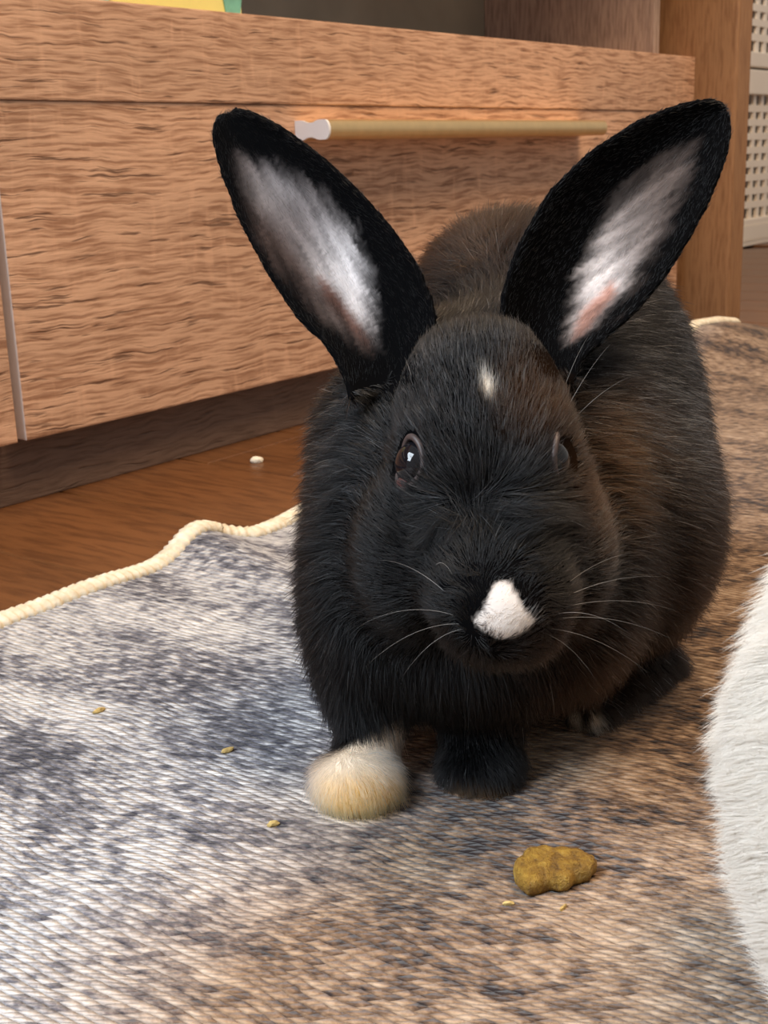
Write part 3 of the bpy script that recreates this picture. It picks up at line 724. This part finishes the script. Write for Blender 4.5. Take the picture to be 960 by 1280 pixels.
# ------------------------------------------------------------------ the white rabbit, mostly outside the frame
WC = np.array([.200, .231, .070]); WS = 1.365
fwd = np.array([.71, -.70, 0]); fwd /= np.linalg.norm(fwd); lat = np.array([-fwd[1], fwd[0], 0])
def lw(f, l, z): return np.array([WC[0], WC[1], 0]) + WS * (fwd * f + lat * l + np.array([0, 0, z]))
WR = np.column_stack([fwd, lat, (0, 0, 1.)]).astype(np.float32)
def white_sdf(G):
    b = sd_ell(G, lw(0, 0, .073), WS * np.array((.085, .062, .070)), WR)
    for (c, r) in [((.075, 0, .066), (.050, .045, .052)), ((-.030, .030, .058), (.055, .034, .056)), ((-.030, -.030, .058), (.055, .034, .056)),
                   ((.135, 0, .098), (.036, .027, .030)), ((.160, 0, .084), (.024, .017, .017)), ((-.088, 0, .045), (.016, .014, .015))]:
        b = smin(b, sd_ell(G, lw(*c), WS * np.array(r), WR), .024)
    for s in (-1, 1):
        b = smin(b, sd_cone(G, lw(.085, .026 * s, .05), lw(.098, .026 * s, .012), .021, .0143), .008)
        b = smin(b, sd_cone(G, lw(.010, .046 * s, .012), lw(-.05, .042 * s, .014), .013, .018), .008)
        ea, eb = lw(.118, .016 * s, .122), lw(.045, .030 * s, .150)
        b = smin(b, sd_ell(G, (ea + eb) / 2, WS * np.array((.045, .014, .006)), WR), .005)
    return np.maximum(b, GZ - G[..., 2])
WV, WF = sdf_mesh(white_sdf, WC - np.array([.18, .28, .074]), WC + np.array([.28, .18, .16]), .003)
wme = remeshed(WV, list(map(tuple, WF)), .0026, 3)
V, Nn, T = mesh_arrays(wme)
WHITE = np.array([.85, .81, .745])
ca = wme.attributes.new('fcol', 'FLOAT_COLOR', 'POINT'); ca.data.foreach_set('color', np.tile(np.append(WHITE * .95, 1), (len(V), 1)).astype(np.float32).ravel())
wr = empty('rabbit', (WC[0], WC[1], RT)); tag(wr, 'white fluffy rabbit on the rug, only its flank in view at the right edge', 'rabbit')
wb = link('body', wme, M['skin'], None, True); child_world(wb, wr)
dens = np.where((V @ np.array([-1., 0, 0]) > -WC[0] - .01), 3.6e6, .5e6)
P, Nr, _, _ = scatter(V, Nn, T, dens, RNG)
flow = np.tile(-fwd * 1.0 + np.array([0, 0, -.55]), (len(P), 1)) + .2 * np.sin(P @ np.array([[300, 120, 80], [90, 260, 200], [140, 60, 310.]]).T)
st = grow(P, Nr, flow, .016 * RNG.uniform(.6, 1.2, len(P)), np.clip(.42 + RNG.normal(0, .08, len(P)), .15, .9), RNG, .09)
st[..., 2] = np.maximum(st[..., 2], RT + .0004)
wf = strands('fur', st, M['white_fur'], None, .00009, np.clip(WHITE * RNG.uniform(.94, 1.06, (len(P), 1)), 0, .96)); child_world(wf, wr)
for s in (-1, 1):
    bm = bmesh.new(); bmesh.ops.create_uvsphere(bm, u_segments=20, v_segments=12, radius=.0078); me = bpy.data.meshes.new('eye'); bm.to_mesh(me); bm.free()
    e = link('eye', me, M['eye'], None, True); e.location = lw(.145, .0225 * s, .103); child_world(e, wr)

# ------------------------------------------------------------------ crumbs
def lump(name, loc, size, rz, mat, label, cat, seed, sub=3, rough=.25, group=None):
    bm = bmesh.new(); bmesh.ops.create_icosphere(bm, subdivisions=sub, radius=1.0)
    for v in bm.verts:
        p = v.co.copy(); n1 = mnoise.noise(p * 1.3 + Vector((seed, 0, 0))); n2 = mnoise.noise(p * 3.5 + Vector((0, seed, 0))); n3 = mnoise.noise(p * 8 + Vector((0, 0, seed)))
        v.co = p * (1 + rough * 1.2 * n1 + rough * .5 * n2 + rough * .25 * n3)
        if v.co.z < -.55: v.co.z = -.55
        v.co = Vector((v.co.x * size[0], v.co.y * size[1], (v.co.z + .55) * size[2]))
    me = bpy.data.meshes.new(name); bm.to_mesh(me); bm.free()
    o = link(name, me, mat, None, sub > 2); o.location = loc; o.rotation_euler = (0, 0, rz); return tag(o, label, cat, group)
k = N('baked ochre crumb'); mp = k.coords((1, 1, 1), rnd=0)
nz = k.n('ShaderNodeTexNoise', i_Scale=210.0, i_Detail=6.0, i_Roughness=.7); k.l(mp, 0, nz, 'Vector')
r = k.ramp(nz, 'Fac', [(.28, (.05, .02, .004)), (.45, (.24, .125, .012)), (.62, (.40, .235, .03)), (.75, (.52, .36, .10))]); k.l(r, 0, k.b, 'Base Color')
bp = k.n('ShaderNodeBump', i_Strength=1.0, i_Distance=.004); k.l(nz, 'Fac', bp, 'Height'); k.l(bp, 0, k.b, 'Normal'); k.b.inputs['Roughness'].default_value = .55
M['crumb'] = k.m
M['straw'] = plain('straw flake', (.50, .36, .13), .7, noise_amt=.3, noise_scale=400); M['white_bit'] = plain('white crumb', (.85, .80, .66), .6, noise_amt=.05)
def build_treat():
    """a broken flake: irregular outline, slab with a bitten lower edge"""
    out = [(-48, -4), (-44, 16), (-30, 34), (-6, 38), (20, 34), (42, 24), (50, 8), (40, -6), (20, -12), (12, -24), (2, -26), (-10, -21), (-36, -32), (-44, -22)]
    S_ = .0135 / 50; n = 96; o_ = np.array(out + out[:1], float)
    sl_ = np.concatenate([[0], np.cumsum(np.linalg.norm(np.diff(o_, axis=0), axis=1))]); tt = np.linspace(0, sl_[-1], n, endpoint=False)
    ox = np.interp(tt, sl_, o_[:, 0]) * S_; oy = np.interp(tt, sl_, o_[:, 1]) * S_ * 1.02
    bm = bmesh.new(); R_ = []
    prof = [(.84, 0), (.97, .0012), (1.0, .0030), (.98, .0046), (.91, .0058), (.80, .0063), (.66, .0066), (.50, .0068), (.34, .0069), (.18, .0069)]
    for f, z in prof:
        ring = []
        for x, y in zip(ox * f, oy * f):
            q = Vector((x * 330, y * 330, z * 330)); h = mnoise.noise(q * .45) * .0016 + mnoise.noise(q * 1.3 + Vector((5, 1, 2))) * .0008
            g = 1 + .06 * mnoise.noise(q * .9 + Vector((9, 9, 9)))
            ring.append(bm.verts.new((x * g, y * g, z + (h * min(1, z / .004)) + y * .10 * (z > .004))))
        R_.append(ring)
    for a, b in zip(R_, R_[1:]):
        for i in range(n): bm.faces.new((a[i], a[(i + 1) % n], b[(i + 1) % n], b[i]))
    bm.faces.new(R_[0][::-1]); bm.faces.new(R_[-1])
    me = bpy.data.meshes.new('treat_piece'); bm.to_mesh(me); bm.free(); return me
tr = link('treat_piece', build_treat(), M['crumb'], None, True); tr.location = ground(694, 1102, RT); tr.rotation_euler = (0, 0, math.radians(2))
tag(tr, 'broken ochre treat piece lying on the rug in front of the black rabbit', 'treat')
for (x, y), sz, rz_, mt, lb in [((342, 1032), (.0022, .0012, .0012), .4, 'straw', 'tiny straw flake on the rug in front of the white paw'),
                                ((284, 940), (.0026, .0014, .0012), .6, 'straw', 'tiny straw flake on the pale rug left of the white paw'),
                                ((124, 890), (.0032, .0013, .0012), .9, 'straw', 'tiny straw flake on the rug at the left, farthest from the treat'),
                                ((636, 1131), (.0018, .0006, .0008), .1, 'straw', 'pale splinter on the rug at the left tip of the treat piece'),
                                ((704, 1136), (.0020, .0005, .0008), .9, 'straw', 'pale splinter on the rug just below the treat piece')]:
    lump('crumb', ground(x, y, RT), sz, rz_, M[mt], lb, 'crumb', x * .1, 2)
lump('crumb', ground(321, 578, 0.0), (.0050, .0042, .0030), .2, M['white_bit'], 'small white crumb on the wooden floor beside the kickboard', 'crumb', 4.2, 2, .15)
